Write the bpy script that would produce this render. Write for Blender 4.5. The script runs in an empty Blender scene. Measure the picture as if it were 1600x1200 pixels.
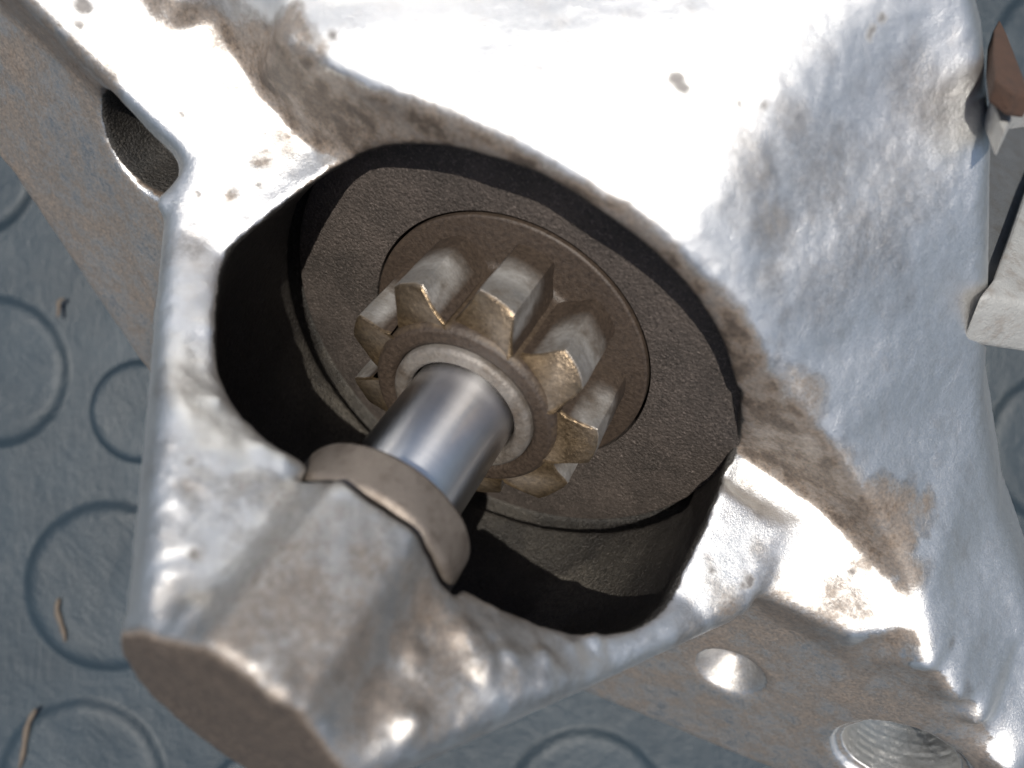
import bpy, bmesh, math, random
import numpy as np
from mathutils import Vector, Matrix
from mathutils.geometry import delaunay_2d_cdt

S = bpy.context.scene
C = S.collection
rng = np.random.default_rng(7)
random.seed(7)

# ------------------------------------------------------------------ frame of the starter (mm)
# s = across the nose, u = up out of the open side of the nose, t = along the shaft (nose -> motor)
d_ = np.array([.41, .61, -.678]); d_ /= np.linalg.norm(d_)
p_ = np.array([.83, -.558, 0.]); p_ -= d_*p_.dot(d_); p_ /= np.linalg.norm(p_)
u_ = np.cross(p_, d_)
if u_[2] < 0: u_ = -u_
FLOOR = 172.0                                   # the eye stands this far above the mat
P1 = np.array([-6.4, -3.2, -100. + FLOOR])      # centre of the pinion's front face
RM = np.array([p_, u_, d_])
EYE = np.array([0, 0, FLOOR])
EYE_L = RM @ (EYE - P1)
F = 1250.0                                      # focal length in photo pixels

def to_world(sut):                              # starter frame (mm) -> metres
    return (np.asarray(sut, float) @ RM + P1) * .001

def on_t(x, y, t):                              # photo point lying on the cross-section t -> (s, u, t)
    r = RM @ np.array([(x-800)/F, (600-y)/F, -1.])
    return EYE_L + r*((t-EYE_L[2])/r[2])

def on_u(x, y, u):
    r = RM @ np.array([(x-800)/F, (600-y)/F, -1.])
    return EYE_L + r*((u-EYE_L[1])/r[1])

def on_floor(x, y, z=0.):                       # photo point on the mat -> metres
    k = FLOOR - z
    return np.array([(x-800)/F*k, (600-y)/F*k, z])*.001

# ------------------------------------------------------------------ camera, sky, sun, exposure
cam = bpy.data.cameras.new('camera'); co = bpy.data.objects.new('camera', cam); C.objects.link(co)
co.location = (0, 0, FLOOR*.001)
cam.sensor_width = 36; cam.lens = 36*F/1600
cam.clip_start = .005; cam.clip_end = 50
cam.dof.use_dof = True; cam.dof.focus_distance = .106; cam.dof.aperture_fstop = 15
S.camera = co

SUN_L = np.array([-.03, .755, -.655]) @ RM        # direction towards the sun
SUN_L /= np.linalg.norm(SUN_L)
w = bpy.data.worlds.new('World'); S.world = w; w.use_nodes = True
nt = w.node_tree; bg = nt.nodes['Background']
sky = nt.nodes.new('ShaderNodeTexSky'); sky.sky_type = 'NISHITA'; sky.sun_disc = False
sky.sun_elevation = math.asin(SUN_L[2]); sky.sun_rotation = math.atan2(SUN_L[0], SUN_L[1])
nt.links.new(sky.outputs[0], bg.inputs[0]); sky.dust_density = 2.2; sky.ozone_density = 1.2; sky.air_density = 1
bg.inputs[1].default_value = .08
sl = bpy.data.lights.new('sun', 'SUN'); so = bpy.data.objects.new('sun', sl); C.objects.link(so)
sl.energy = 5.0; sl.angle = math.radians(.53); sl.color = (1, .95, .87)
so.rotation_euler = Vector(SUN_L).to_track_quat('Z', 'Y').to_euler(); so.location = (-.2, .3, .5)
S.view_settings.view_transform = 'Standard'; S.view_settings.look = 'None'
S.view_settings.exposure = .35; S.view_settings.gamma = 1

# ------------------------------------------------------------------ helpers
def tag(o, label=None, cat=None, group=None, kind=None):
    if label: o['label'] = label
    if cat: o['category'] = cat
    if group: o['group'] = group
    if kind: o['kind'] = kind
    return o

def link(name, me, mats, parent=None, loc=None):
    o = bpy.data.objects.new(name, me); C.objects.link(o)
    for m in (mats if isinstance(mats, (list, tuple)) else [mats]):
        if m is not None: me.materials.append(m)
    if parent is not None: o.parent = parent
    if loc is not None: o.location = loc
    return o

def mesh(name, V, Fc, smooth=True, sharp=None):
    me = bpy.data.meshes.new(name)
    me.from_pydata([tuple(v) for v in V], [], Fc)
    me.polygons.foreach_set('use_smooth', [smooth]*len(me.polygons))
    bm = bmesh.new(); bm.from_mesh(me); bmesh.ops.recalc_face_normals(bm, faces=bm.faces); bm.to_mesh(me); bm.free()
    if smooth and sharp: me.set_sharp_from_angle(angle=math.radians(sharp))
    return me

def lathe(prof, n=96, closed=True, wob=0):      # prof: (r, t) list, turned about the shaft
    V, Fc = [], []
    for r, t in prof:
        for k in range(n):
            a = 2*math.pi*k/n
            V.append((r*math.cos(a), r*math.sin(a), t))
    m = len(prof)
    for i in range(m if closed else m-1):
        j = (i+1) % m
        for k in range(n):
            l = (k+1) % n
            Fc.append((i*n+k, i*n+l, j*n+l, j*n+k))
    return np.array(V), Fc

def rounded(prof, rad, seg=4):                  # round the corners of a closed (r, t) polygon
    out = []; m = len(prof)
    for i in range(m):
        a, b, c = (np.array(prof[j % m], float) for j in (i-1, i, i+1))
        q = rad[i] if isinstance(rad, (list, tuple)) else rad
        l1, l2 = np.linalg.norm(a-b), np.linalg.norm(c-b)
        q = min(q, .45*l1, .45*l2)
        if q <= 0: out.append(tuple(b)); continue
        A, B = b+(a-b)/l1*q, b+(c-b)/l2*q
        for k in range(seg+1):
            x = k/seg
            out.append(tuple((1-x)**2*A+2*x*(1-x)*b+x*x*B))
    return out

def vnoise(P, scale, seed=0, octv=1):           # value noise on points (n,3), about -1..1
    P = np.asarray(P, np.float32)*scale
    out = np.zeros(len(P), np.float32); amp = 1.; tot = 0.
    tab = np.random.default_rng(seed).random(4096).astype(np.float32)*2-1
    for o in range(octv):
        i = np.floor(P).astype(np.int64); f = P-i; f = f*f*(3-2*f)
        def h(dx, dy, dz):
            return tab[((i[:, 0]+dx)*73856093 ^ (i[:, 1]+dy)*19349663 ^ (i[:, 2]+dz)*83492791) & 4095]
        x, y, z = f.T
        a = h(0,0,0)*(1-x)+h(1,0,0)*x; b = h(0,1,0)*(1-x)+h(1,1,0)*x
        c = h(0,0,1)*(1-x)+h(1,0,1)*x; e = h(0,1,1)*(1-x)+h(1,1,1)*x
        out += amp*((a*(1-y)+b*y)*(1-z)+(c*(1-y)+e*y)*z)
        tot += amp; amp *= .5; P = P*2.03+17.3
    return out/tot*1.6

# ------------------------------------------------------------------ materials
class Mat:
    def __init__(s, name):
        s.m = bpy.data.materials.new(name); s.m.use_nodes = True
        s.t = s.m.node_tree; s.b = s.t.nodes['Principled BSDF']
        tc = s.t.nodes.new('ShaderNodeTexCoord'); mp = s.t.nodes.new('ShaderNodeMapping')
        mp.inputs['Scale'].default_value = (1000, 1000, 1000)
        s.t.links.new(tc.outputs['Object'], mp.inputs[0]); s.co = mp.outputs[0]
    def _set(s, sock, v):
        if isinstance(v, (int, float)): sock.default_value = v
        elif isinstance(v, tuple): sock.default_value = (*v, 1) if len(v) == 3 else v
        else: s.t.links.new(v, sock)
    def scaled(s, sc):
        mp = s.t.nodes.new('ShaderNodeMapping'); mp.inputs['Scale'].default_value = sc
        s.t.links.new(s.co, mp.inputs[0]); return mp.outputs[0]
    def noise(s, scale, det=4, rough=.6, co=None, dist=0):
        n = s.t.nodes.new('ShaderNodeTexNoise'); n.inputs['Scale'].default_value = scale
        n.inputs['Detail'].default_value = det; n.inputs['Roughness'].default_value = rough
        n.inputs['Distortion'].default_value = dist
        s.t.links.new(co or s.co, n.inputs['Vector']); return n.outputs['Fac']
    def voro(s, scale, feature='F1', out='Distance'):
        n = s.t.nodes.new('ShaderNodeTexVoronoi'); n.inputs['Scale'].default_value = scale; n.feature = feature
        s.t.links.new(s.co, n.inputs['Vector']); return n.outputs[out]
    def attr(s, name):
        n = s.t.nodes.new('ShaderNodeAttribute'); n.attribute_name = name; return n.outputs['Fac']
    def ramp(s, fac, *stops):
        n = s.t.nodes.new('ShaderNodeValToRGB'); e = n.color_ramp.elements
        while len(e) < len(stops): e.new(.5)
        for q, (p, c) in zip(e, stops):
            q.position = p; q.color = (c, c, c, 1) if isinstance(c, (int, float)) else (*c, 1)
        s._set(n.inputs[0], fac); return n.outputs[0]
    def mix(s, fac, a, b, mode='MIX'):
        n = s.t.nodes.new('ShaderNodeMix'); n.data_type = 'RGBA'; n.blend_type = mode
        s._set(n.inputs[0], fac); s._set(n.inputs[6], a); s._set(n.inputs[7], b); return n.outputs[2]
    def math(s, op, a, b=0., c=None, clamp=False):
        n = s.t.nodes.new('ShaderNodeMath'); n.operation = op; n.use_clamp = clamp
        s._set(n.inputs[0], a); s._set(n.inputs[1], b)
        if c is not None: s._set(n.inputs[2], c)
        return n.outputs[0]
    def bump(s, h, dist, strength=1., normal=None):
        n = s.t.nodes.new('ShaderNodeBump'); n.inputs['Strength'].default_value = strength
        n.inputs['Distance'].default_value = dist*.001
        s._set(n.inputs['Height'], h)
        if normal is not None: s.t.links.new(normal, n.inputs['Normal'])
        return n.outputs[0]
    def out(s, col, rough, metal=0., normal=None, spec=None):
        s._set(s.b.inputs['Base Color'], col); s._set(s.b.inputs['Roughness'], rough); s._set(s.b.inputs['Metallic'], metal)
        if normal is not None: s.t.links.new(normal, s.b.inputs['Normal'])
        if spec is not None: s._set(s.b.inputs['Specular IOR Level'], spec)
        return s.m

def mat_casting():
    m = Mat('cast_aluminium')
    big = m.noise(.035, 5, .6); mid = m.noise(.28, 6, .65); fine = m.noise(2.2, 4, .7)
    col = m.mix(m.ramp(big, (.35, 0.), (.65, 1.)), (.70, .70, .69), (.82, .81, .79))
    oil = m.math('MULTIPLY', m.ramp(mid, (.52, 0.), (.75, 1.)), .3)
    col = m.mix(oil, col, (.42, .36, .30))
    da = m.attr('dirt_shade')  # real dirt plus shade painted on lip, strip, valley and boss end
    grit = m.math('ADD', m.math('MULTIPLY', m.math('SUBTRACT', mid, .5), .55), m.math('MULTIPLY', m.math('SUBTRACT', m.noise(1.5, 5, .75), .5), 1.3))
    dirt_shade = m.math('ADD', da, m.math('MULTIPLY', grit, m.math('MULTIPLY', da, m.math('MULTIPLY_ADD', da, -2.5, 2.7))), clamp=True)
    dcol = m.mix(m.ramp(fine, (.35, 0.), (.65, 1.)), (.058, .043, .032), (.165, .125, .094))
    dcol = m.mix(m.ramp(da, (.8, 0.), (1., 1.)), dcol, m.mix(m.ramp(fine, (.35, 0.), (.65, 1.)), (.035, .027, .022), (.085, .066, .052)))  # darkest tone, reached by the shade painted at lip and boss end
    dfac = m.ramp(dirt_shade, (0., 0.), (.15, .38), (.45, .85), (.9, 1.))
    col = m.mix(dfac, col, dcol)
    chip = m.attr('chip')
    col = m.mix(chip, col, (.06, .05, .045))
    rough = m.math('ADD', m.math('MULTIPLY', fine, .2), m.math('MULTIPLY_ADD', dirt_shade, .2, .29))
    metal = m.math('MULTIPLY_ADD', m.math('MAXIMUM', m.ramp(dirt_shade, (.2, 0.), (.7, 1.)), chip), -.75, .98)
    col_d = None
    n1 = m.bump(m.noise(2.1, 5, .8), .072, .9)
    n2 = m.bump(m.noise(4., 3, .75), .045, .9, n1)
    m.out(col, rough, metal, n2)
    # the sooty, gritty hollow inside
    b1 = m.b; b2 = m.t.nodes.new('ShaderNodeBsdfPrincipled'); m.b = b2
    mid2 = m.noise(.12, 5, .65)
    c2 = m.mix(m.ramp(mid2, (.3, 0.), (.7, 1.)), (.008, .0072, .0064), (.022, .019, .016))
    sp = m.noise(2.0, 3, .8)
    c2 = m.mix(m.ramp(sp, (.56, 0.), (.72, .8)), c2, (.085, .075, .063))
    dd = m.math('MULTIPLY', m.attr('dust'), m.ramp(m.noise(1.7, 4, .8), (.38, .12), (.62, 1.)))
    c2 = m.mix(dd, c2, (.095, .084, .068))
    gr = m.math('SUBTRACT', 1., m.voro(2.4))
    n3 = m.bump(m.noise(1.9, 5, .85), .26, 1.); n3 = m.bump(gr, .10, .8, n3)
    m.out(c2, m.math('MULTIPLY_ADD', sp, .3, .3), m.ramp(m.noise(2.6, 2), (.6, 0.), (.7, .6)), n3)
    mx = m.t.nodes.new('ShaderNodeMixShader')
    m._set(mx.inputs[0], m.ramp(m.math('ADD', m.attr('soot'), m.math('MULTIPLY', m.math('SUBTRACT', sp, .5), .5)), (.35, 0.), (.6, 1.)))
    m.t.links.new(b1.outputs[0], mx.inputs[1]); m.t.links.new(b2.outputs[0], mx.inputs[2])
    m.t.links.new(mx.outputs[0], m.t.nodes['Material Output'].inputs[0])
    return m.m

def mat_plate():
    m = Mat('rusty_sintered_plate')
    mid = m.noise(.1, 5, .65); fine = m.noise(2.8, 3, .7)
    col = m.mix(m.ramp(mid, (.3, 0.), (.7, 1.)), (.036, .030, .026), (.088, .071, .061))
    gr = m.math('SUBTRACT', 1., m.voro(2.2))
    n1 = m.bump(m.noise(2.0, 5, .85), .26, 1.)
    col = m.mix(m.ramp(m.noise(2.2, 3, .8), (.54, 0.), (.68, .6)), col, (.20, .165, .145))
    col = m.mix(m.ramp(m.noise(1.9, 3, .8), (.34, .7), (.46, 0.)), col, (.02, .016, .014))
    n2 = m.bump(gr, .13, .8, n1)
    n2 = m.bump(m.noise(5., 3, .7), .06, .9, n2)
    return m.out(col, m.math('MULTIPLY_ADD', fine, .28, .36), .35, n2)

def mat_gear():
    m = Mat('gear_steel')
    mid = m.noise(.22, 5, .65); fine = m.noise(1.8, 4, .7)
    br = m.mix(m.ramp(fine, (.3, 0.), (.7, 1.)), (.021, .0145, .0105), (.050, .0345, .024))
    st = m.mix(m.ramp(mid, (.35, 0.), (.65, 1.)), (.26, .235, .205), (.66, .65, .63))
    worn = m.math('MULTIPLY', m.attr('worn'), m.ramp(mid, (.25, .45), (.55, 1.)))
    gold = m.mix(m.ramp(fine, (.3, 0.), (.7, 1.)), (.12, .082, .046), (.27, .195, .115))
    col = m.mix(worn, br, st)
    col = m.mix(m.math('MULTIPLY', m.attr('gold'), m.ramp(mid, (.3, .5), (.6, 1.))), col, gold)
    sh = m.math('MAXIMUM', worn, m.attr('gold'))
    rough = m.math('MULTIPLY_ADD', sh, -.24, m.math('MULTIPLY_ADD', fine, .25, .45))
    scr = m.noise(1.2, 4, .6, m.scaled((1, 1, 1)))
    n = m.bump(scr, .2, .8)
    n = m.bump(m.noise(4.5, 3), .05, .7, n)
    return m.out(col, rough, m.math('MULTIPLY_ADD', sh, .75, .12), n)

def mat_steel(name, col, rough, metal, bumpd, stain=None, sc=1.):
    m = Mat(name)
    a = m.noise(.25*sc, 5, .6); f = m.noise(2.4*sc, 4, .7)
    c = m.mix(m.ramp(a, (.3, 0.), (.7, 1.)), tuple(x*.8 for x in col), col)
    if stain: c = m.mix(m.ramp(m.noise(.4*sc, 6, .7), (.48, 0.), (.66, .8)), c, stain)
    n = m.bump(f, bumpd, .8)
    return m.out(c, m.math('MULTIPLY_ADD', f, .18, rough-.09), metal, n)

def mat_mat(name, base):
    m = Mat(name)
    big = m.noise(.03, 5, .6); mid = m.noise(.16, 7, .68); fine = m.noise(1.3, 5, .7)
    c = m.mix(m.ramp(big, (.3, 0.), (.7, 1.)), tuple(x*.82 for x in base), tuple(x*1.15 for x in base))
    c = m.mix(m.math('MULTIPLY', m.ramp(mid, (.55, 0.), (.75, 1.)), .45), c, (.026, .038, .048))
    scr = m.noise(.22, 8, .7, m.scaled((1, .16, 1)), 1.2)
    c = m.mix(m.math('MULTIPLY', m.ramp(scr, (.6, 0.), (.72, 1.)), .5), c, (.05, .057, .062))
    n = m.bump(mid, .9, .6); n = m.bump(scr, .5, .5, n); n = m.bump(fine, .12, .6, n)
    return m.out(c, m.math('MULTIPLY_ADD', mid, .3, .30), 0., n, .32)

M_ALU, M_PLATE, M_GEAR = mat_casting(), mat_plate(), mat_gear()
def mat_ground():
    m = Mat('ground_steel')
    f = m.noise(1., 3, .6, m.scaled((.12, .12, 9.)))
    a = m.noise(.3, 4, .6)
    c = m.mix(m.ramp(a, (.35, 0.), (.7, 1.)), (.74, .74, .75), (.82, .82, .83))
    tg = m.t.nodes.new('ShaderNodeTangent'); tg.direction_type = 'RADIAL'; tg.axis = 'Z'
    m.t.links.new(tg.outputs[0], m.b.inputs['Tangent'])
    m.b.inputs['Anisotropic'].default_value = .8; m.b.inputs['Anisotropic Rotation'].default_value = ANISO
    return m.out(c, m.math('MULTIPLY_ADD', f, .12, .26), 1., m.bump(f, .012, .6))
ANISO = .25
M_SHAFT = mat_ground()
M_COLLAR = mat_steel('worn_steel', (.20, .17, .145), .5, .6, .12, (.10, .08, .065))
M_COPPER = mat_steel('copper_washer', (.30, .17, .11), .5, .7, .08, (.14, .09, .065))
M_RUST = mat_steel('rust', (.055, .027, .016), .9, .0, .3, (.028, .016, .011))
M_LUG = mat_steel('rough_grey_casting', (.34, .34, .33), .65, .3, .30, (.22, .20, .18))
M_LUG_SHADE = mat_steel('shaded_grey_casting', (.085, .09, .095), .65, .2, .25, (.06, .058, .055))  # darker copy of the lug grey, for its surface in shade
M_BARREL = mat_steel('dull_motor_case', (.10, .10, .11), .5, .4, .15, (.05, .045, .04))
M_MAT = mat_mat('blue_grey_rubber', (.0165, .0265, .0355))
M_STRAW = mat_steel('dry_wood', (.095, .075, .057), .8, 0., .1, (.06, .045, .034))

# ------------------------------------------------------------------ the mat with its coin studs
def floor_mesh():
    me = mesh('floor', [(-2, -2, 0), (2, -2, 0), (2, 2, 0), (-2, 2, 0)], [(0, 1, 2, 3)], False)
    return me
floor = tag(link('floor', floor_mesh(), M_MAT), 'blue grey rubber studded mat under the starter motor', None, None, 'structure')
def stud_mesh(r, h):
    prof = [(0.01, h*.90), (r*.5, h*.92), (r*.74, h*.97), (r*.82, h), (r*.88, h*.95), (r*.93, h*.78), (r*.965, h*.5), (r*.995, h*.22), (r*1.03, .05), (r*1.05, -.02), (r*1.06, -.6), (0.01, -.6)]
    V, Fc = lathe(prof, 72, False)
    V[:, 2] += np.where(V[:, 2] > .2, vnoise(V, .16, 3, 3)*.18, 0)
    return mesh('stud', V*.001, Fc, True, 50)
studs = [(-8, 580, 118), (172, 915, 131), (130, 1222, 131), (222, 643, 80), (420, 1262, 100), (915, 1262, 126), (1655, 700, 120),
         (1640, 1010, 120), (1665, 90, 120), (-40, 270, 100)]
for x, y, rpx in studs:
    z = 1.6
    o = link('stud', stud_mesh(rpx/F*(FLOOR-z), z), M_MAT, floor, on_floor(x, y))
    o.rotation_euler.z = random.random()*6
    o.scale = (1, 1, 1)

def splinter(px, py, qx, qy, wd, label, grp=None):
    a, b = on_floor(px, py, 2.05), on_floor(qx, qy, 2.05)
    ax = b-a; L = np.linalg.norm(ax); ax /= L; sd = np.cross(ax, [0, 0, 1]); sd /= np.linalg.norm(sd); up = np.cross(sd, ax)
    V, Fc = [], []; n = 9
    for i in range(n):
        x = i/(n-1); wdt = wd*.001*(.35+.65*math.sin(math.pi*min(1, .12+x*.85)))*(1+.2*math.sin(i*2.3))
        c = a+ax*L*x+sd*.0006*math.sin(x*5)+up*.0002*math.sin(x*9)
        for k in range(6):
            an = math.pi*2*k/6
            V.append(c+sd*wdt*.5*math.cos(an)+up*wdt*.3*math.sin(an))
    for i in range(n-1):
        for k in range(6):
            l = (k+1) % 6; Fc.append((i*6+k, i*6+l, (i+1)*6+l, (i+1)*6+k))
    Fc += [tuple(range(6)), tuple(range((n-1)*6, n*6))]
    V = np.array(V); o = V.mean(0)
    return tag(link('wood_splinter', mesh('splinter', V-o, Fc), M_STRAW, None, o), label, 'wood splinter', 'splinters lying on the mat')
splinter(92, 935, 98, 1003, 1.3, 'short brown splinter lying on the stud beside the nose end')
splinter(56, 1108, 26, 1200, 1.3, 'long pale splinter across the stud in the bottom corner')
splinter(100, 466, 86, 494, 1.0, 'tan crumb of wood on bare mat below the left flange edge')

# ------------------------------------------------------------------ starter motor
_base = to_world([0, -40, 84]); _base[2] = 0
starter = bpy.data.objects.new('starter_motor', None); C.objects.link(starter); starter.location = _base
starter.empty_display_size = .02
tag(starter, 'worn aluminium starter motor nose with its steel pinion showing in the open window', 'starter motor')
def part(name, V, Fc, mats, parent=starter, smooth=True, sharp=35):
    W = to_world(V) - _base
    return link(name, mesh(name, W, Fc, smooth, sharp), mats, parent)

# ---- the casting: a solid field in (s, u, t), then its surface
VOX = .48
gs = np.arange(-98, 104, VOX, dtype=np.float32); gu = np.arange(-66, 72, VOX, dtype=np.float32); gt = np.arange(-46, 46, VOX, dtype=np.float32)

# front surface t = T(s, u) of the flange and bell
ctrl = []
def cp(x, y, t): ctrl.append(tuple(on_t(x, y, t)))
# lip of the bell
LIP = [(330,30,9.5),(430,60,6),(560,128,5),(640,158,5),(700,180,5),(800,217,5),(900,272,5),(975,320,5),(1060,387,5.8),(1150,478,7.6),(1215,578,9),(1300,692,10),(1392,840,9.5),(1450,960,6.5),(1470,1050,3)]
for q in LIP: cp(*q)
# planes of the two shoulders
def plane_pt(x, y, A, n):
    r = RM @ np.array([(x-800)/F, (600-y)/F, -1.]); return EYE_L+r*(np.dot(A-EYE_L, n)/np.dot(r, n))
A_l, n_l = on_t(300, 245, 1), np.array([.15, .85, -.5])
A_r = on_t(1195, 930, 1); n_r = np.cross(on_t(1460, 1056, 1.2)-A_r, on_t(1280, 785, 13)-A_r)
ctrl = [c for c in ctrl if c != tuple(on_t(330, 30, 9.5))]
for q in [(300,245),(170,125),(40,0),(-100,-130),(330,30),(400,130),(490,228),(335,400),(250,60),(150,-120),(60,-200),(-60,-330)]: ctrl.append(tuple(plane_pt(*q, A_l, n_l)))
for q in [(1195,930),(1330,995),(1460,1056),(1280,785),(1365,880),(1430,985),(1160,705),(1100,860)]: ctrl.append(tuple(plane_pt(*q, A_r, n_r)))
# rolled inner edge of the lip
for q in [(575,172,7),(700,218,6.3),(850,276,6.2),(1018,395,6.6),(1100,540,9.4),(1150,640,11)]: cp(*q)
for q in [(720,300,7.5),(900,400,8),(1050,600,10)]: cp(*q)
# flange face
for q in [(268,262,4),(140,138,6.3),(10,18,8.6),(-130,-112,11),(1200,962,4),(1320,1030,4),(1448,1090,4),(0,280,7),(225,565,4),(920,1080,4),(1217,1200,4),(-120,150,10),(1400,1300,4),(1640,1340,4)]: cp(*q)
# right flank (turned away from the sun)
for q in [(1512,1030,6.5),(1500,950,11),(1500,1103,1.6),(1540,1160,1.8),(1580,1218,2),(1478,1115,4),(1518,1170,4),(1552,1226,4),(1535,1090,5),(1575,1150,6),(1625,1230,6.5),(1520,1000,9),(1545,1120,6),(1545,300,36),(1545,450,35.5),(1540,620,32.5),(1565,800,27),(1605,930,21),(1650,1120,12),(1650,300,43),(1650,700,39)]: cp(*q)
# top of the bell
for q in [(1180,330,13),(1225,130,20),(1380,150,31),(1540,150,39),(1250,0,25),(1500,0,40),(1380,0,33),(1000,0,20),(800,0,15.5),(600,0,11),(450,-20,11),(300,-60,12),(800,-250,36),(1200,-250,42),(1600,-150,42),(400,-250,30),(250,-300,20)]: cp(*q)
ctrl = np.array(ctrl)
extra = np.array([(-100,-20,4),(-100,30,8),(-100,75,30),(0,-70,4),(-40,-70,4),(40,-70,4),(108,-40,6),(108,0,24),(108,40,48),(108,75,60),(0,80,50),(-50,80,42),(0,0,8)], float)
ctrl = np.vstack([ctrl, extra])
def interp_T():
    vo, _, fo, ov, _, _ = delaunay_2d_cdt([Vector((a, b)) for a, b, _ in ctrl], [], [], 0, 1e-5)
    tz = np.array([ctrl[o[0]][2] for o in ov]); vx = np.array([(v.x, v.y) for v in vo])
    A, B = np.meshgrid(gs, gu, indexing='ij'); T = np.full(A.shape, 6., np.float32)
    for f in fo:
        (x0, y0), (x1, y1), (x2, y2) = vx[list(f)]
        i0, i1 = np.searchsorted(gs, [min(x0, x1, x2)-.1, max(x0, x1, x2)+.1]); j0, j1 = np.searchsorted(gu, [min(y0, y1, y2)-.1, max(y0, y1, y2)+.1])
        if i0 >= i1 or j0 >= j1: continue
        a, b = A[i0:i1, j0:j1], B[i0:i1, j0:j1]
        D = (x1-x0)*(y2-y0)-(x2-x0)*(y1-y0)
        if abs(D) < 1e-9: continue
        l1 = ((a-x0)*(y2-y0)-(x2-x0)*(b-y0))/D; l2 = ((x1-x0)*(b-y0)-(a-x0)*(y1-y0))/D
        m = (l1 >= -.002) & (l2 >= -.002) & (l1+l2 <= 1.002)
        T[i0:i1, j0:j1] = np.where(m, tz[f[0]]*(1-l1-l2)+tz[f[1]]*l1+tz[f[2]]*l2, T[i0:i1, j0:j1])
    return T
def blur(T, sig):
    r = int(3*sig/VOX); k = np.exp(-.5*(np.arange(-r, r+1)*VOX/sig)**2); k /= k.sum()
    for ax in (0, 1):
        P = np.pad(T, [(r, r) if i == ax else (0, 0) for i in (0, 1)], mode='edge')
        T = sum(k[i]*np.take(P, np.arange(i, i+T.shape[ax]), axis=ax) for i in range(2*r+1))
    return T.astype(np.float32)
T0 = interp_T()
T = blur(T0, .85)
# soften the broad outer flanks more than the crisp edges near the shoulders
A2, B2 = np.meshgrid(gs, gu, indexing='ij')
soft = blur(T0, 4.2)
wgt = np.zeros_like(T)
flank = [on_t(*q) for q in [(1010,240,12),(1130,400,14),(1280,560,14),(1420,740,13),(1500,920,10),(1530,1080,7)]]
def seg_d(a, b, X, Y):
    ax, ay = a[0], a[1]; bx, by = b[0]-ax, b[1]-ay; L = bx*bx+by*by
    h = np.clip(((X-ax)*bx+(Y-ay)*by)/L, 0, 1); return np.hypot(X-ax-bx*h, Y-ay-by*h)
side = np.ones_like(T)*1e3
# distance out from the lip line
lipline = np.array([on_t(*q) for q in LIP])
dl = np.min([seg_d(lipline[i], lipline[i+1], A2, B2) for i in range(14)], axis=0)
above = B2 > np.interp(A2, np.sort(lipline[:, 0]), lipline[np.argsort(lipline[:, 0]), 1])
above &= True
wgt = np.clip((dl-2.5)/7., 0, 1)*above
wgt = blur(wgt.astype(np.float32), 1.0)
T = T*(1-wgt)+soft*wgt
gx, gy = np.gradient(T, VOX)
norm = 1/np.sqrt(1+gx*gx+gy*gy)

def smin(a, b, k):
    h = np.maximum(k-np.abs(a-b), 0)/k; return np.minimum(a, b)-h*h*k*.25
def smax(a, b, k): return -smin(-a, -b, k)
Sg, Ug = gs[:, None, None], gu[None, :, None]; Tg = gt[None, None, :]
Rg = np.sqrt(Sg*Sg+Ug*Ug)

# outline of flange + bell across the axis (a signed distance in the s-u plane)
out_poly = [(-120,-12),(-77,-21.5),(-50,-42.5),(-25,-57),(0,-62),(24,-60),(45,-51),(75,-37.2)]
rq = [on_t(*q)[:2] for q in [(1560,1330,4),(1650,1180,8),(1608,930,21),(1566,800,27),(1538,620,32.5),(1543,450,35.5),(1546,260,36),(1532,60,39),(1500,-80,41)]]
out_poly += [tuple(q) for q in rq]+[(40,90),(-120,90)]
def poly_sd(poly, X, Y):
    dd = np.full(X.shape, 1e9, np.float32); ins = np.zeros(X.shape, bool); n = len(poly)
    for i in range(n):
        a, b = poly[i], poly[(i+1) % n]
        dd = np.minimum(dd, seg_d(a, b, X, Y))
        c = ((a[1] > Y) != (b[1] > Y)) & (X < (b[0]-a[0])*(Y-a[1])/((b[1]-a[1]) or 1e-9)+a[0]); ins ^= c
    return np.where(ins, -dd, dd).astype(np.float32)
osd = poly_sd(out_poly, A2, B2)

body = (T[:, :, None]-Tg)*norm[:, :, None]
body = smax(body, (Tg-np.maximum(soft, 4)[:, :, None]-13)*.75, 2.)
body = smax(body, osd[:, :, None]+0*Tg, 1.6)

body = np.minimum(body, np.maximum(np.maximum(np.maximum(Rg-41, 14.5-Tg), Tg-26), Ug-4))
# nose: half a cone with its wall left standing, closed by the bearing boss
cone = (Rg-np.minimum(46-.75*(2-Tg), 43.4))*.8
cone = smax(cone, -43.6-Tg, 2.2); cone = smax(cone, Tg-9, 1.)
rs = np.clip((-Tg-17)/11, 0, 1); rs = rs*rs*(3-2*rs)
rim_u = 3.6+3.4*rs+.42*np.maximum(Tg+6, 0)-.07*Sg
cone = smax(cone, (Ug-rim_u)*.93, 2.6)
oct_ = smax(smax(Ug-11.9, -.78*Sg+.62*Ug-11.2, .7), .74*Sg+.67*Ug-10.9, .7)
boss = smax(smax(smax(Rg-13.0, oct_, .7), -43.6-Tg, 1.8), Tg+23.9, 1.2)
nose = smin(cone, boss, 1.1)
solid = smin(body, nose, 2.2)
del cone, boss, nose, body
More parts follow.
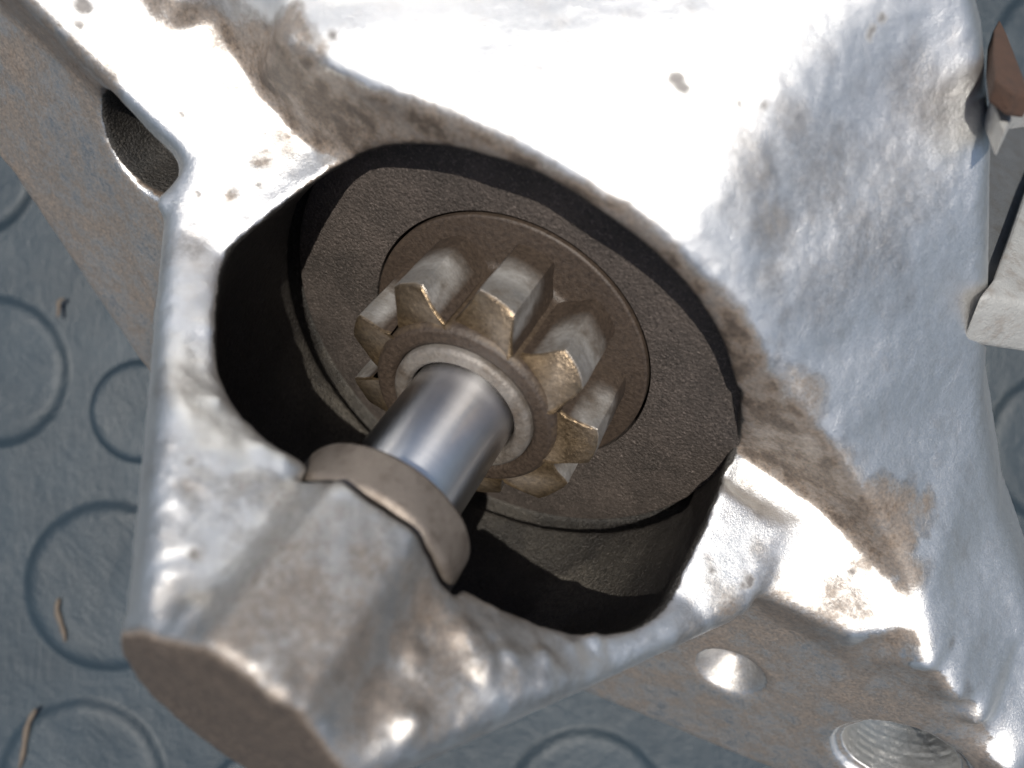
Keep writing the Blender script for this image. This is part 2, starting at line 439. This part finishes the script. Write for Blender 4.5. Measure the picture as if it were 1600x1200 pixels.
# hollow inside
tt = np.clip((-4-Tg)/19.6, 0, None)
top_in = np.clip((Ug-4)/12, 0, 1)*1.9
cav = np.where(Tg > -4, Rg-33+top_in, ((np.power(Rg/33, 2.15)+np.power(tt, 2.15))**(1/2.15)-1)*21)
cav = smax(cav, -.815*(Sg+32.6)-.58*(Tg+5.5), 3.)
cav = smax(cav, Tg-22, .5)
cav = smin(cav, np.maximum(Rg-11.4, np.maximum(Tg-0, -24.2-Tg)), .8)
cav = np.minimum(cav, np.maximum(Rg-35.3+.9*np.clip((Ug-2)/12, 0, 1)+2.6*np.clip((Sg-18)/6, 0, 1)*np.clip((Ug+8)/6, 0, 1), np.abs(Tg-13.2)-2.2))
solid = smax(solid, -cav, 1.3)
def hit(px, py):                                # where the sight line through a photo point meets the casting
    r = RM @ np.array([(px-800)/F, (600-py)/F, -1.])
    k = np.arange(45, 150, .25)
    P = EYE_L+r*k[:, None]
    I = np.round((P-[gs[0], gu[0], gt[0]])/VOX).astype(int)
    ok = ((I >= 0) & (I < solid.shape)).all(1); P, I = P[ok], I[ok]
    f = solid[I[:, 0], I[:, 1], I[:, 2]] < 0
    return P[np.argmax(f)] if f.any() else on_t(px, py, 10)
def ball(px, py, r, k=1.2, sink=.35):
    c = hit(px, py)+RM @ np.array([0, 0, -1.])*r*sink
    i0, i1 = np.searchsorted(gs, [c[0]-r-4, c[0]+r+4]); j0, j1 = np.searchsorted(gu, [c[1]-r-4, c[1]+r+4]); k0, k1 = np.searchsorted(gt, [c[2]-r-4, c[2]+r+4])
    q = np.sqrt((Sg[i0:i1]-c[0])**2+(Ug[:, j0:j1]-c[1])**2+(Tg[:, :, k0:k1]-c[2])**2)-r
    solid[i0:i1, j0:j1, k0:k1] = smin(solid[i0:i1, j0:j1, k0:k1], q, k)
# beads of flash along the rim
for b in [(318,516,.8),(335,630,.7),(408,712,1.2),(436,730,1.3),(462,738,1.0),(724,992,1.3),(750,1042,1.7),(795,1030,.9),(640,1030,1.0),
          (850,1026,.8),(890,1014,.7),(930,1002,.7),(262,318,1.4),(640,1130,1.2),(430,1080,1.2),(300,965,1.3)]: ball(*b)
# holes in the flange
def bore(c, r, t0, t1, k=.8, cone_=0., thread=0.):
    global solid
    i0, i1 = np.searchsorted(gs, [c[0]-r-5, c[0]+r+5]); j0, j1 = np.searchsorted(gu, [c[1]-r-5, c[1]+r+5])
    q = np.sqrt((Sg[i0:i1]-c[0])**2+(Ug[:, j0:j1]-c[1])**2)-r+cone_*(Tg-4)+thread*np.sin(2*np.pi*Tg/1.25)
    q = np.maximum(q, np.maximum(t0-Tg, Tg-t1))
    solid[i0:i1, j0:j1] = smax(solid[i0:i1, j0:j1], -q, k)
hole_l = on_t(224, 226, 5); bore(hole_l, 7.2, 3.2, 30)
spot_r = on_t(1140, 1052, 4); bore(spot_r, 5.4, 0, 8.5, .4, .85)
bore_r = on_t(1405, 1190, 4); bore(bore_r, 9.0, 0, 5.2, .3); bore(bore_r, 7.7, 0, 30, .3, 0., .17)
spot_l = on_t(-35, 130, 4); bore(spot_l, 6.5, 0, 5.6, .5)

def surface_nets(Fv):
    nx, ny, nz = Fv.shape; neg = Fv < 0
    cnt = np.zeros((nx-1, ny-1, nz-1), np.uint8)
    for a in (0, 1):
        for b in (0, 1):
            for c in (0, 1): cnt += neg[a:nx-1+a, b:ny-1+b, c:nz-1+c]
    act = (cnt > 0) & (cnt < 8); idx = np.full(act.shape, -1, np.int32); I = np.argwhere(act); idx[act] = np.arange(len(I))
    acc = np.zeros((len(I), 3), np.float32); num = np.zeros(len(I), np.float32)
    cor = [(a, b, c) for a in (0, 1) for b in (0, 1) for c in (0, 1)]
    for A in cor:
        for ax in range(3):
            if A[ax]: continue
            B = list(A); B[ax] = 1
            fa = Fv[I[:, 0]+A[0], I[:, 1]+A[1], I[:, 2]+A[2]]; fb = Fv[I[:, 0]+B[0], I[:, 1]+B[1], I[:, 2]+B[2]]
            m = (fa < 0) != (fb < 0); h = np.where(m, fa/np.where(m, fa-fb, 1), 0)
            pnt = np.tile(np.array(A, np.float32), (len(I), 1)); pnt[:, ax] = h
            acc += pnt*m[:, None]; num += m
    V = I+acc/num[:, None]
    quads = []
    for ax in range(3):
        o1, o2 = [(1, 2), (2, 0), (0, 1)][ax]
        sl0 = [slice(1, -1)]*3; sl0[ax] = slice(0, -1); sl1 = [slice(1, -1)]*3; sl1[ax] = slice(1, None)
        a, b = neg[tuple(sl0)], neg[tuple(sl1)]
        E = np.argwhere(a != b); flip = a[a != b]
        off = np.ones(3, int); off[ax] = 0; G = E+off
        def cell(d1, d2):
            q = G.copy(); q[:, o1] -= d1; q[:, o2] -= d2; return idx[q[:, 0], q[:, 1], q[:, 2]]
        Q = np.stack([cell(1, 1), cell(0, 1), cell(0, 0), cell(1, 0)], 1)
        Q[~flip] = Q[~flip][:, ::-1]; quads.append(Q)
    return V, np.vstack(quads)
solid[[0, -1]] = 1; solid[:, [0, -1]] = 1; solid[:, :, [0, -1]] = 1
V, Q = surface_nets(solid); V = V*VOX+np.array([gs[0], gu[0], gt[0]])
# a gentle relaxing pass, then the lumpy skin of a casting
def nbr_mean(V, Q):
    acc = np.zeros_like(V); n = np.zeros(len(V))
    for a, b in ((0, 1), (1, 2), (2, 3), (3, 0)):
        for x, y in ((a, b), (b, a)):
            np.add.at(acc, Q[:, x], V[Q[:, y]]); np.add.at(n, Q[:, x], 1)
    return acc/n[:, None]
for _ in range(3): V = V*.45+nbr_mean(V, Q)*.55
n_ = np.cross(V[Q[:, 2]]-V[Q[:, 0]], V[Q[:, 3]]-V[Q[:, 1]]); N = np.zeros_like(V)
for k in range(4): np.add.at(N, Q[:, k], n_)
N /= np.linalg.norm(N, axis=1)[:, None]+1e-9
r_ = np.hypot(V[:, 0], V[:, 1])
Ic = np.clip(np.round((V-[gs[0], gu[0], gt[0]])/VOX).astype(int), 0, np.array(cav.shape)-1)
cavd = cav[Ic[:, 0], Ic[:, 1], Ic[:, 2]]
inward = V[:, 0]*N[:, 0]+V[:, 1]*N[:, 1] < .12*r_
rad_n = (V[:, 0]*N[:, 0]+V[:, 1]*N[:, 1])/np.maximum(r_, .1)
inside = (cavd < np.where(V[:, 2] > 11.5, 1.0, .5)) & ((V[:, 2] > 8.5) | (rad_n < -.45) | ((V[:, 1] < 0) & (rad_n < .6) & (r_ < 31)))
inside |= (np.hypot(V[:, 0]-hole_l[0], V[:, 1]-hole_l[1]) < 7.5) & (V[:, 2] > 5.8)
del cav
noseish = np.clip((-V[:, 2]-2)/14, 0, 1)
facef = (N[:, 2] < -.85) & (V[:, 2] > 2.6) & (V[:, 2] < 14) & (r_ > 43) & (V[:, 1] < np.where(V[:, 0] < 0, 18, 7))
amp = np.where(facef, .03, .035+.03*noseish)*np.where(V[:, 2] < -42.4, .4, 1)
V = V+N*(vnoise(V, .22, 5, 3)*amp+vnoise(V, .75, 9, 2)*(.045+.05*noseish))[:, None]

# stains and chips on the casting, and shade painted along strip, lip and valley
def blob(px, py, t, r, ax='t'):
    return np.linalg.norm(V-hit(px, py), axis=1)/r
wob = 1+.55*vnoise(V, .25, 21, 3); wob2 = 1+.5*vnoise(V, .9, 22, 2)
dirt_shade = np.zeros(len(V))
def stain(px, py, t, r, a, ax='t'):
    global dirt_shade
    q = blob(px, py, t, r, ax=ax)*wob
    dirt_shade = np.maximum(dirt_shade, a*np.clip(1.25-q, 0, 1))
for q in [(75,42,4,2.5,.6),(120,85,4,2.5,.6),(165,128,4,2.5,.6),(1185,280,16,4,.2),(1200,350,15,4,.24),(1205,430,15,3,.16),(1180,640,7,7,.6),(1240,715,7,6,.8),(1290,750,7,6,.85),(1340,795,8,6,.85),(1390,845,8,4,.8),(1425,900,6,3,.5),  # includes shade painted on the shoulder step strip and right lip front
          (350,55,8,3.5,.5),(400,80,8,5,.75),(450,120,8,6,.9),(500,170,8,6,.9),(540,200,8,5,.9),(1420,120,29,4,.15),(1450,170,29,3.5,.18),(1290,270,20,8,.14),(1350,380,20,8,.14),(1300,450,20,6,.12),(1400,300,20,6,.12),(1340,950,3,3,.4),(1280,945,3,2.5,.3),(1420,1010,3,2.5,.4),  # starts with shade painted into the hollow at the lip's left
          (1400,1040,3,2.5,.5),(1220,960,4,8,.6),(1320,1030,4,5,.5),(1450,1100,4,5,.5),(1060,1040,4,5,.35),(1100,1120,4,5,.35),(1142,1052,8,6,.3),(60,330,4,5,.4),(120,400,4,7,.45),(150,330,4,5,.4),(200,500,4,4,.4)]: stain(*q)
for q in [(420,960,11,7,.42),(470,920,11,8,.42),(520,960,11,8,.42),(480,1040,11,7,.42),(580,880,11,7,.38),(370,1000,11,5,.45),(560,1020,7,6,.5),(640,900,9,6,.36),(700,1010,5,6,.5),(660,1090,5,6,.45),(560,1140,5,6,.4),(625,1000,6,4,.55),(665,950,6,4,.7),(640,1010,6,4,.6),(590,1085,6,5,.65),(480,850,11,6,.25),(560,880,11,7,.28),(620,880,9,5,.28),(285,600,4,3,.12),(262,700,3,3,.14),(270,830,3,3,.14),(275,930,4,3,.25),(330,970,6,3,.25),(240,420,4,4,.18),  # boss stains, with shade painted down the valley on its right
          (300,380,5,2.5,.2),(450,780,9,3,.3),(830,1040,3,3,.2),(1140,950,3,3,.4),(1080,990,3,3,.25)]: stain(*q, ax='u')
# shade and dim reflections painted brown on lip front and boss end; grime elsewhere
grime_shade = np.zeros(len(V)); noseish_v = np.clip((-V[:, 2]-20)/5, 0, 1)
lo = np.argsort(lipline[:, 0]); below = np.interp(V[:, 0], lipline[lo, 0], lipline[lo, 1])-V[:, 1]
lip_shade = np.clip((below+.2+.8*vnoise(V, .3, 41, 3))/1.6, 0, 1)*(V[:, 1] > 4)*(r_ > 28)*(V[:, 2] < 20)*(V[:, 2] > 3.6)*np.clip((.72-N[:, 1])/.25, 0, 1)*np.clip((-N[:, 2]-.2)/.3, 0, 1)*(V[:, 0] < 66)  # shade painted over the front of the lip
grime_shade = np.maximum(grime_shade, lip_shade*np.clip(.95+.1*vnoise(V, .4, 42, 3)-.25*np.clip((r_-46)/12, 0, 1), 0, 1))
nw = noseish_v*np.clip((V[:, 0]+11)/5, 0, 1)
grime_shade = np.maximum(grime_shade, nw*np.clip(.16+.28*vnoise(V, .3, 43, 4), 0, .85))
grime_shade = np.maximum(grime_shade, 1.*np.clip((-42.6-V[:, 2])/.8, 0, 1)*np.clip((-N[:, 2]-.5)/.3, 0, 1))
grime_shade = np.maximum(grime_shade, facef*np.clip(.50+.20*vnoise(V, .12, 31, 4), 0, 1))
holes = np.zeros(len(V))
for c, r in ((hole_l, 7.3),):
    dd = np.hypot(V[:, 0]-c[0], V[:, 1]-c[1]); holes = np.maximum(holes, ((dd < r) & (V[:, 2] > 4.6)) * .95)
endf = np.clip((-42.6-V[:, 2])/.8, 0, 1)*np.clip((-N[:, 2]-.5)/.3, 0, 1)  # brown shade painted on the boss end face
dirt_shade = np.clip(np.maximum(np.maximum(dirt_shade, grime_shade*np.clip(.85+.35*vnoise(V, .5, 33, 3), 0, 1)), np.maximum(holes, endf)), 0, 1)
chip = np.zeros(len(V))
for px, py, t, r, ax in [(1060,122,15,1.1,'t'),(1066,134,15,.9,'t'),(130,10,3,1.8,'t'),(122,38,3,.9,'t'),(285,180,4,.7,'t'),(415,211,8,.6,'t'),(403,292,6,.8,'u'),(312,303,6,.5,'u'),(210,110,4,.4,'t'),(418,40,11,.8,'t'),(520,58,11,.7,'t'),(1108,132,18,.5,'t'),(1195,165,22,.6,'t'),
                       (1155,162,20,.5,'t'),(1172,906,5,1.2,'u'),(1110,893,5,.7,'u'),(1160,916,5,.7,'u'),(295,720,5,.5,'u'),(300,865,6,.5,'u'),(1330,895,6,.5,'t'),(1378,28,32,1.0,'t'),(1365,45,32,.8,'t')]:
    q = blob(px, py, t, r*.8, ax=ax)*wob2; chip = np.maximum(chip, .85*np.clip(1.8*(1.15-q), 0, 1))
dust = np.zeros(len(V))
for px, py, r, a in [(540,640,8,.9),(470,600,6,.5),(900,930,7,1.),(960,900,7,.6),(800,800,7,.5),(860,850,8,.35),(1000,880,8,.3)]:
    dust = np.maximum(dust, a*np.clip(1.3-blob(px, py, 0, r)*wob, 0, 1))
me = bpy.data.meshes.new('housing')
W = (to_world(V)-_base).astype(np.float32)
me.vertices.add(len(W)); me.vertices.foreach_set('co', W.ravel())
me.loops.add(Q.size); me.loops.foreach_set('vertex_index', Q.ravel().astype(np.int32))
me.polygons.add(len(Q)); me.polygons.foreach_set('loop_start', np.arange(0, Q.size, 4, dtype=np.int32))
me.update(calc_edges=True)
me.polygons.foreach_set('use_smooth', np.ones(len(Q), bool))
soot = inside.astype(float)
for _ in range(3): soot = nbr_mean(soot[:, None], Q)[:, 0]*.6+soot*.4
for nm, arr in (('dirt_shade', dirt_shade), ('chip', chip), ('dust', dust), ('soot', soot)):
    at = me.attributes.new(nm, 'FLOAT', 'POINT'); at.data.foreach_set('value', arr.astype(np.float32))
me.validate()
housing = link('housing', me, M_ALU, starter)
print('housing', len(V), len(Q))

# ---- plate behind the pinion
def ring_part(name, prof, mats, n=96, rad=.2, sharp=35, parent=starter, seg=3):
    V, Fc = lathe(rounded(prof, rad, seg), n)
    return part(name, V, Fc, mats, parent, True, sharp)
plate = ring_part('back_plate', [(20.3, 13.7), (26, 13.6), (33.3, 13.6), (33.3, 17.5), (20.3, 17.5)], M_PLATE, 128, [.1, 1, .3, 0, 0])
ring_part('clutch_sleeve', [(5, 20.5), (22, 20.5), (22, 40), (5, 40)], M_BARREL, 64)
ring_part('motor_case', [(1, 20.8), (40, 20.8), (41, 30), (41, 83.6), (38, 85), (1, 85)], M_BARREL, 96, [0, 1, .5, 1, 1, 0])

# ---- pinion: hub + flange, nine teeth, sleeve ring
V_, F_ = lathe(rounded([(9.6, .6), (10.2, 0), (11.8, 0), (12.5, .8), (12.9, 12.2), (13.5, 13.0), (19.7, 13.3), (19.95, 13.5), (19.9, 17.6), (9.6, 17.6)], [.2, .3, .3, .3, .6, .6, .3, .2, .2, 0], 4), 120)
pinion = part('pinion', V_, F_, M_GEAR, starter, True, 40)
def set_attr(o, name, vals):
    at = o.data.attributes.new(name, 'FLOAT', 'POINT'); at.data.foreach_set('value', np.asarray(vals, np.float32))
set_attr(pinion, 'worn', np.zeros(len(V_))); set_attr(pinion, 'gold', np.clip(np.where((V_[:, 2] < 9) & (np.hypot(V_[:, 0], V_[:, 1]) > 12.0), .1+.3*vnoise(V_, .4, 5, 2), 0), 0, 1))
RT = 17.2
def tooth(phi, mirror=1):
    # section across the tooth: (half-angle-ish offset x, radius)
    sec = [(-4.1, 12.2), (-3.6, 13.2), (-3.15, 14.6), (-2.8, 16.2), (-2.45, 16.95), (-1.5, 17.25), (0, 17.3), (1.5, 17.25), (2.45, 16.95), (2.8, 16.2), (3.15, 14.6), (3.6, 13.2), (4.1, 12.2)]
    rows = []
    for i, lev in enumerate([0, .12, .3, 1, 2, 3, 4, 5, 6, 7, 8, 9]):
        row = []
        for x, r in sec:
            # the lead-in: the front end is ground back obliquely towards one flank and the tip
            back = .25+max(0, (2.4-x))*.2+max(0, r-13)*.26
            t0 = min(back, 6.0)
            if lev < 1: # rounded rim of the ground face
                t = t0+lev*1.4; k = 1-(.3-lev)*.22 if lev < .3 else 1
            else:
                t = t0+.42+(13.2-t0-.42)*(lev-1)/8; k = 1
            xx = x*(.97 if lev == 0 else 1); rr = 12+(r-12)*(.95 if lev == 0 else .985 if lev == .12 else 1)
            if t > 12.2 and lev >= 8: rr = rr
            row.append((xx, rr, t))
        rows.append(row)
    n = len(sec); V, Fc = [], []
    for row in rows: V += row
    base = len(V)
    V += [(x*.9, 10.6, t) for (x, r, t) in (rows[0][0], rows[0][-1], rows[-1][-1], rows[-1][0])]
    for i in range(len(rows)-1):
        for j in range(n-1): Fc.append((i*n+j, i*n+j+1, (i+1)*n+j+1, (i+1)*n+j))
    Fc.append(tuple([base]+list(range(n))+[base+1]))                   # front end
    Fc.append(tuple([base+3]+[(len(rows)-1)*n+j for j in range(n)]+[base+2]))
    V = np.array(V); ca, sa = math.cos(phi), math.sin(phi)             # phi measured from u towards +s
    out = np.stack([V[:, 0]*ca+V[:, 1]*sa, -V[:, 0]*sa+V[:, 1]*ca, V[:, 2]], 1)
    return out, Fc, V
for k in range(9):
    phi = math.radians(-90+40*k)
    Vt, Ft, L = tooth(phi)
    Vt = Vt+(vnoise(Vt, .5, 11+k, 2)*.09)[:, None]*np.array([1, 1, 1])
    o = part('tooth', Vt, Ft, M_GEAR, pinion, True, 38)
    worn = np.clip((L[:, 1]-13.6)/2.2, 0, 1)*np.clip(1.35-(L[:, 2]-3)/5., 0, 1)
    nrow = 13
    gold = np.zeros(len(L)); gold[:nrow*2] = .95; gold[nrow*2:nrow*3] = .4
    worn[:nrow*2] *= .4
    set_attr(o, 'worn', worn); set_attr(o, 'gold', gold)
bush = ring_part('sleeve_ring', [(7.25, .1), (7.7, -.5), (9.0, -.5), (9.5, .0), (9.7, 3), (7.25, 3)], M_GEAR, 96, .25, 40)
set_attr(bush, 'worn', np.full(len(bush.data.vertices), .2)); set_attr(bush, 'gold', np.full(len(bush.data.vertices), .05))
V_, F_ = lathe(rounded([(.5, -34), (7, -34), (7, 17.5), (.5, 17.5)], .1, 3), 128)
shaft = link('drive_shaft', mesh('drive_shaft', V_*.001, F_, True, 35), M_SHAFT, starter)
shaft.matrix_local = Matrix.Translation(Vector(P1*.001-_base)) @ Matrix(RM.T.tolist()).to_4x4()
V_, F_ = lathe(rounded([(7.05, -17.6), (9.8, -17.6), (10.35, -18.1), (10.4, -22.6), (9.9, -23.3), (7.05, -23.3)], [.1, .3, .4, .4, .3, 0], 5), 120)
V_[:, :2] *= (1+.006*vnoise(V_, .45, 3, 2))[:, None]
part('stop_collar', V_, F_, M_COLLAR)
ring_part('retaining_ring', [(7.05, -23.35), (9.0, -23.35), (9.3, -23.6), (9.0, -23.85), (7.05, -23.85)], M_COPPER, 96, .2)

# ---- lug and rusty clip beside the bell on the right
def prism(name, top, u0, thick, mat_, bev=.6, parent=starter):
    down = Vector(RM @ np.array([.05, -.76, -.65]))
    P = [on_u(x, y, u0) for x, y in top]
    bm = bmesh.new()
    vs = [bm.verts.new(Vector(q)) for q in P]; f = bm.faces.new(vs)
    r = bmesh.ops.extrude_face_region(bm, geom=[f])
    for v in r['geom']:
        if isinstance(v, bmesh.types.BMVert): v.co += down*thick
    bmesh.ops.recalc_face_normals(bm, faces=bm.faces)
    bmesh.ops.bevel(bm, geom=list(bm.edges), offset=bev, segments=3, affect='EDGES', profile=.6)
    for v in bm.verts: v.co = Vector(to_world(np.array(v.co))-_base)
    bmesh.ops.recalc_face_normals(bm, faces=bm.faces)
    me = bpy.data.meshes.new(name); bm.to_mesh(me); bm.free()
    me.polygons.foreach_set('use_smooth', [True]*len(me.polygons)); me.set_sharp_from_angle(angle=math.radians(45))
    return link(name, me, mat_, parent)
g = on_t(1530, 460, 30)
prism('mounting_lug', [(1532,460),(1690,490),(1760,300),(1650,180),(1606,285),(1556,430)], g[1], 7.5, M_LUG, .9)
prism('lug_shaded_face', [(1540,215),(1600,188),(1680,190),(1660,330),(1612,300),(1560,445),(1530,445)], g[1]-2.5, 4, M_LUG_SHADE, .4)  # dark plate added for the lug surface lying in shade
prism('slab_sun_patch', [(1548,152),(1562,128),(1640,120),(1640,160),(1590,165),(1570,206)], on_t(1570, 160, 40)[1], 3, M_LUG, .4)  # pale piece shaped as a sunlit patch of the grey slab
prism('rusty_clip', [(1551,85),(1553,45),(1562,28),(1575,55),(1612,150),(1585,145),(1556,122)], on_t(1575, 90, 42)[1], 2.5, M_RUST, .4)
